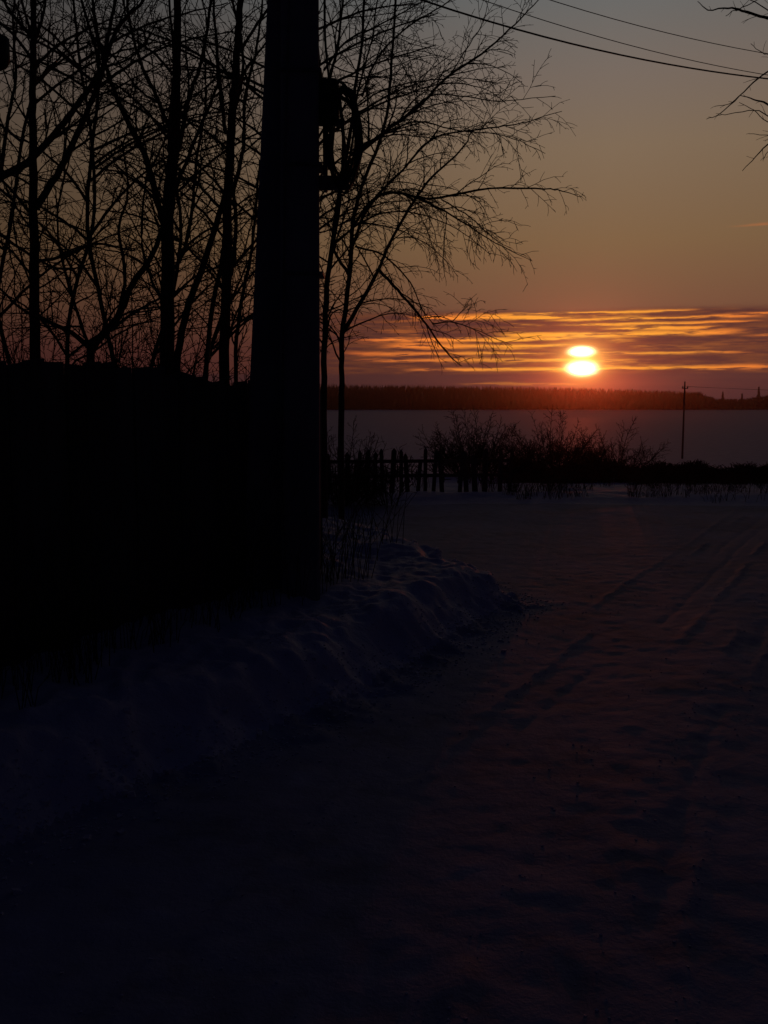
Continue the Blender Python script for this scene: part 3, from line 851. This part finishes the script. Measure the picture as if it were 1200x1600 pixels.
# ------------------------------------------------------------------ far wood
def forest():
    r = random.Random(3); mb = MB(); V = []; Fq = []
    def conifer(x, y, z, hh, rr):
        nonlocal V, Fq
        k = 6; tiers = 5
        for t in range(tiers):
            z0 = z + hh * (.08 + .17 * t); z1 = min(z + hh, z0 + hh * .36); rad = rr * (1 - t / (tiers + .3)) * r.uniform(.8, 1.15)
            b = len(V); off = r.random() * 6
            for j in range(k):
                a = off + j * 6.283 / k; q = rad * r.uniform(.6, 1.25)
                V.append((x + math.cos(a) * q, y + math.sin(a) * q, z0 + r.uniform(-.3, .3)))
            V.append((x + r.uniform(-.1, .1), y, z1))
            for j in range(k): Fq.append((b + j, b + (j + 1) % k, b + k))
    def leafless(x, y, z, hh, rr):
        # trunk and a fan of limbs, each a long thin double wedge
        for j in range(16):
            a = r.random() * 6.283; zz = z + hh * r.uniform(.2, .75); up_ = hh * r.uniform(.12, .38); o = rr * r.uniform(.3, 1.)
            b = len(V); c, s = math.cos(a), math.sin(a); ww = r.uniform(.3, .7)
            V.extend([(x - s * ww, y + c * ww, zz), (x + s * ww, y - c * ww, zz), (x + c * ww, y + s * ww, zz - .8), (x + c * o, y + s * o, min(zz + up_, z + hh))])
            Fq.extend([(b, b + 1, b + 3), (b + 1, b + 2, b + 3), (b + 2, b, b + 3)])
        b = len(V)
        for j in range(4): V.append((x + .35 * math.cos(j * 1.57), y + .35 * math.sin(j * 1.57), z - .5))
        V.append((x, y, z + hh * .92))
        for j in range(4): Fq.append((b + j, b + (j + 1) % 4, b + 4))
    for row, yy in enumerate((722, 732, 742, 752, 764, 776)):
        x = -620.
        while x < 620:
            px = 600 + x / yy * F
            y = yy + r.uniform(-5, 5); z = hz(x, y)
            lim = at(px, np.interp(px, [400, 540, 700, 900, 1020, 1090, 1115, 1160, 1200, 1400], [597, 599, 601, 604, 608, 611, 622, 622, 615, 610]), y).z
            hh = (lim - z) * r.uniform(.96, 1.0) * (1.0 + (.03 if r.random() < .06 else 0))
            (conifer if r.random() < .2 else leafless)(x, y, z, hh, r.uniform(2.2, 4.2))
            if row % 2: conifer(x + 1.5, y + 3, z - .5, hh * r.uniform(.4, .7), r.uniform(3., 5.))
            x += r.uniform(1.6, 4.2)
    me = bpy.data.meshes.new('forest'); me.from_pydata(V, [], Fq); me.materials.append(M['needle'])
    o = bpy.data.objects.new('forest', me); col.objects.link(o)
    return tag(o, 'dark low wood along the horizon beyond the snowfield', 'forest', kind='stuff')


forest()

# a few single firs standing up out of the gap at the right
for k, (px, top_, lb) in enumerate([(1130, 611, 'small dark fir where the wood dips, left of its neighbours'), (1160, 614, 'small fir between two taller ones at the right of the wood'),
                                    (1186, 603, 'tallest dark fir at the right edge of the wood')]):
    r = random.Random(40 + k); Yf = 690.; x = at(px, 600, Yf).x; z = hz(x, Yf); zt = at(px, top_, Yf).z
    ro = empty('fir_tree', (x, Yf, z), lb, 'fir tree', 'firs in front of the far wood')
    m_ = MB(); m_.tube([(x, Yf, z - .3), (x, Yf, z + (zt - z) * .95)], [.3, .05], 6); m_.build('trunk', M['bark'], ro)
    m_ = MB(); H_ = zt - z
    for t in range(11):
        z0 = z + H_ * (.1 + .08 * t); rd = 3.0 * (1 - t / 11.5)
        for j in range(8):
            a = r.random() * 6.28; q = rd * r.uniform(.6, 1.1)
            m_.tube([(x, Yf, z0 + H_ * .05), (x + math.cos(a) * q * .6, Yf + math.sin(a) * q * .6, z0 + .1), (x + math.cos(a) * q, Yf + math.sin(a) * q, z0 - .5)], [.5, .45, .08], 4)
    m_.tube([(x, Yf, z + H_ * .85), (x, Yf, zt)], [.5, .08], 5)
    m_.build('crown', M['needle'], ro)

# ------------------------------------------------------------------ scrub at the brow, dry weeds and grasses
def stalks(mb, x, y, n, spread, hgt, r, rad=.003, bend=.25):
    for i in range(n):
        a = r.random() * 6.28; q = spread * math.sqrt(r.random()); bx = x + math.cos(a) * q; by = y + math.sin(a) * q
        g0 = hz(bx, by) if spread > .3 else None
        if g0 is None: g0 = hz(x, y)
        hh = hgt * r.uniform(.4, 1.1); b2 = r.random() * 6.28; bd = bend * r.uniform(.2, 1) * hh
        P = [Vector((bx, by, g0 - .03)), Vector((bx + math.cos(b2) * bd * .3, by + math.sin(b2) * bd * .3, g0 + hh * .55)), Vector((bx + math.cos(b2) * bd, by + math.sin(b2) * bd, g0 + hh))]
        mb.tube(P, [rad, rad * .8, rad * .5], 3, cap=False)
        if r.random() < .5:
            for _ in range(r.randint(1, 3)):
                c = P[1].lerp(P[2], r.random()); e = c + Vector((r.uniform(-.12, .12), r.uniform(-.12, .12), r.uniform(.02, .14))) * hh
                mb.tube([c, e], [rad * .7, rad * .5], 3, cap=False)


r = random.Random(55); m_ = MB()
N = 0
for k in range(3400):
    y = r.uniform(22.3, 26.5); px = r.uniform(790, 1500) if k % 14 else r.uniform(-200, 800)
    x = (px - 600) / F * y
    g0 = hz(x, y)
    lim = at(px, np.interp(px, [560, 700, 1000, 1130, 1200], [716, 714, 716, 719, 722]), y).z
    hh = max(.12, (lim - g0)) * r.uniform(.5, 1.02) * (.86 + .3 * math.sin(px * .071) * math.sin(px * .023 + 1))
    d = Vector((r.uniform(-.3, .3), r.uniform(-.2, .2), 1)) * hh
    p = Vector((x, y, g0 - .05))
    m_.tube([p, p + d * .5 + Vector((r.uniform(-.04, .04), 0, 0)), p + d], [.02, .018, .008], 3, cap=False)
    for _ in range(3):
        c = p + d * r.uniform(.2, .8); m_.tube([c, c + Vector((r.uniform(-.3, .3), r.uniform(-.15, .15), r.uniform(0, .2)))], [.014, .007], 3, cap=False)
tag(m_.build('undergrowth', M['twig']), 'dark belt of low scrub along the brow before the snowfield', 'scrub', kind='stuff')

r = random.Random(56); m_ = MB()
for k in range(95):
    y = r.uniform(15.9, 20.5); px = r.choice([r.uniform(780, 900), r.uniform(980, 1110), r.uniform(1120, 1210), r.uniform(560, 1250)]); x = (px - 600) / F * y
    stalks(m_, x, y, r.randint(10, 26), r.uniform(.1, .34), r.uniform(.10, .36), r, .004, 1.1)
tag(m_.build('dry_grass', M['weed']), 'dry grass poking through the snow bank beyond the crossing', 'grass', kind='stuff')

r = random.Random(57); m_ = MB()
for k in range(150):
    t = r.random(); p = fa.lerp(fb, t) - fn * r.uniform(.05, .45)
    stalks(m_, p.x, p.y, r.randint(2, 7), .10, r.uniform(.2, .9), r, .003, .7)
tag(m_.build('weeds', M['weed']), 'dry weed stalks standing against the foot of the board fence', 'weeds', kind='stuff')

for k, (px, py, n, hgt, lb) in enumerate([(604, 858, 13, .72, 'clump of tall dry stalks on the snow bank right of the pole'), (545, 850, 12, .55, 'clump of dry stalks close to the right side of the pole'),
                                          (568, 872, 7, .42, 'small tuft of dry stalks between the two taller clumps')]):
    z = .32; d = ray(px, py); kk = (z - EYE) / d.z; x, y = d.x * kk, d.y * kk
    r = random.Random(60 + k); m_ = MB(); stalks(m_, x, y, n, .16, hgt, r, .0032, .8)
    o = m_.build('weed_clump', M['weed']); tag(o, lb, 'weeds', 'dry weed clumps on the bank')

# clods and crumbs of snow thrown up by the plough and by tyres
r = random.Random(91); m_ = MB(); cnt = 0
V8 = [(-1, -1, -1), (1, -1, -1), (1, 1, -1), (-1, 1, -1), (-1, -1, 1), (1, -1, 1), (1, 1, 1), (-1, 1, 1)]
while cnt < 6000:
    y = 2.2 + 10 * r.random() ** 1.5; k = r.random()
    if k < .86: x = np.interp(y, XE_Y, XE_X) + r.gauss(0, .16) + .03; sz = r.uniform(.002, .009) * (2.4 if r.random() < .04 else 1)
    elif k < .94: x = np.interp(y, XR_Y, XR_X) + r.choice([-.95, -.72, 0, .36, .62]) + r.gauss(0, .03); sz = r.uniform(.002, .006)
    else: x = np.interp(y, XE_Y, XE_X) + r.uniform(-1.2, 4); sz = r.uniform(.002, .006)
    z = hz(x, y) + sz * .1; a = r.random() * 6; ca, sa = math.cos(a), math.sin(a); P = []
    for v in V8:
        q = [v[i] * sz * r.uniform(.35, 1.0) for i in range(3)]
        P.append((x + q[0] * ca - q[1] * sa, y + q[0] * sa + q[1] * ca, z + q[2] * .8))
    m_.hexa(P); cnt += 1
tag(m_.build('snow_crumbs', M['snow'], smooth=False), 'crumbs and small clods of snow strewn along the bank and the wheel tracks', 'snow crumbs', kind='stuff')

# ------------------------------------------------------------------ thin volume added to stand in for the red lens flare below the sun
bpy.ops.mesh.primitive_cube_add(size=1, location=(0, 440, 7.0))
hb_ = bpy.context.object; hb_.name = 'flare_haze'; hb_.scale = (2240, 1160, 30)
hm = bpy.data.materials.new('flare_haze'); hm.use_nodes = True
hn = hm.node_tree; hn.nodes.clear(); ho = hn.nodes.new('ShaderNodeOutputMaterial'); pv = hn.nodes.new('ShaderNodeVolumePrincipled')
pv.inputs['Color'].default_value = (.95, .70, .66, 1); pv.inputs['Density'].default_value = .00019; pv.inputs['Anisotropy'].default_value = .95
hn.links.new(pv.outputs[0], ho.inputs['Volume'])
hb_.data.materials.append(hm); tag(hb_, 'thin volume added over the land to stand in for the red lens flare below the sun', 'flare_haze', kind='stuff')
scene.cycles.volume_bounces = 0
scene.cycles.max_bounces = 4
scene.cycles.transparent_max_bounces = 4
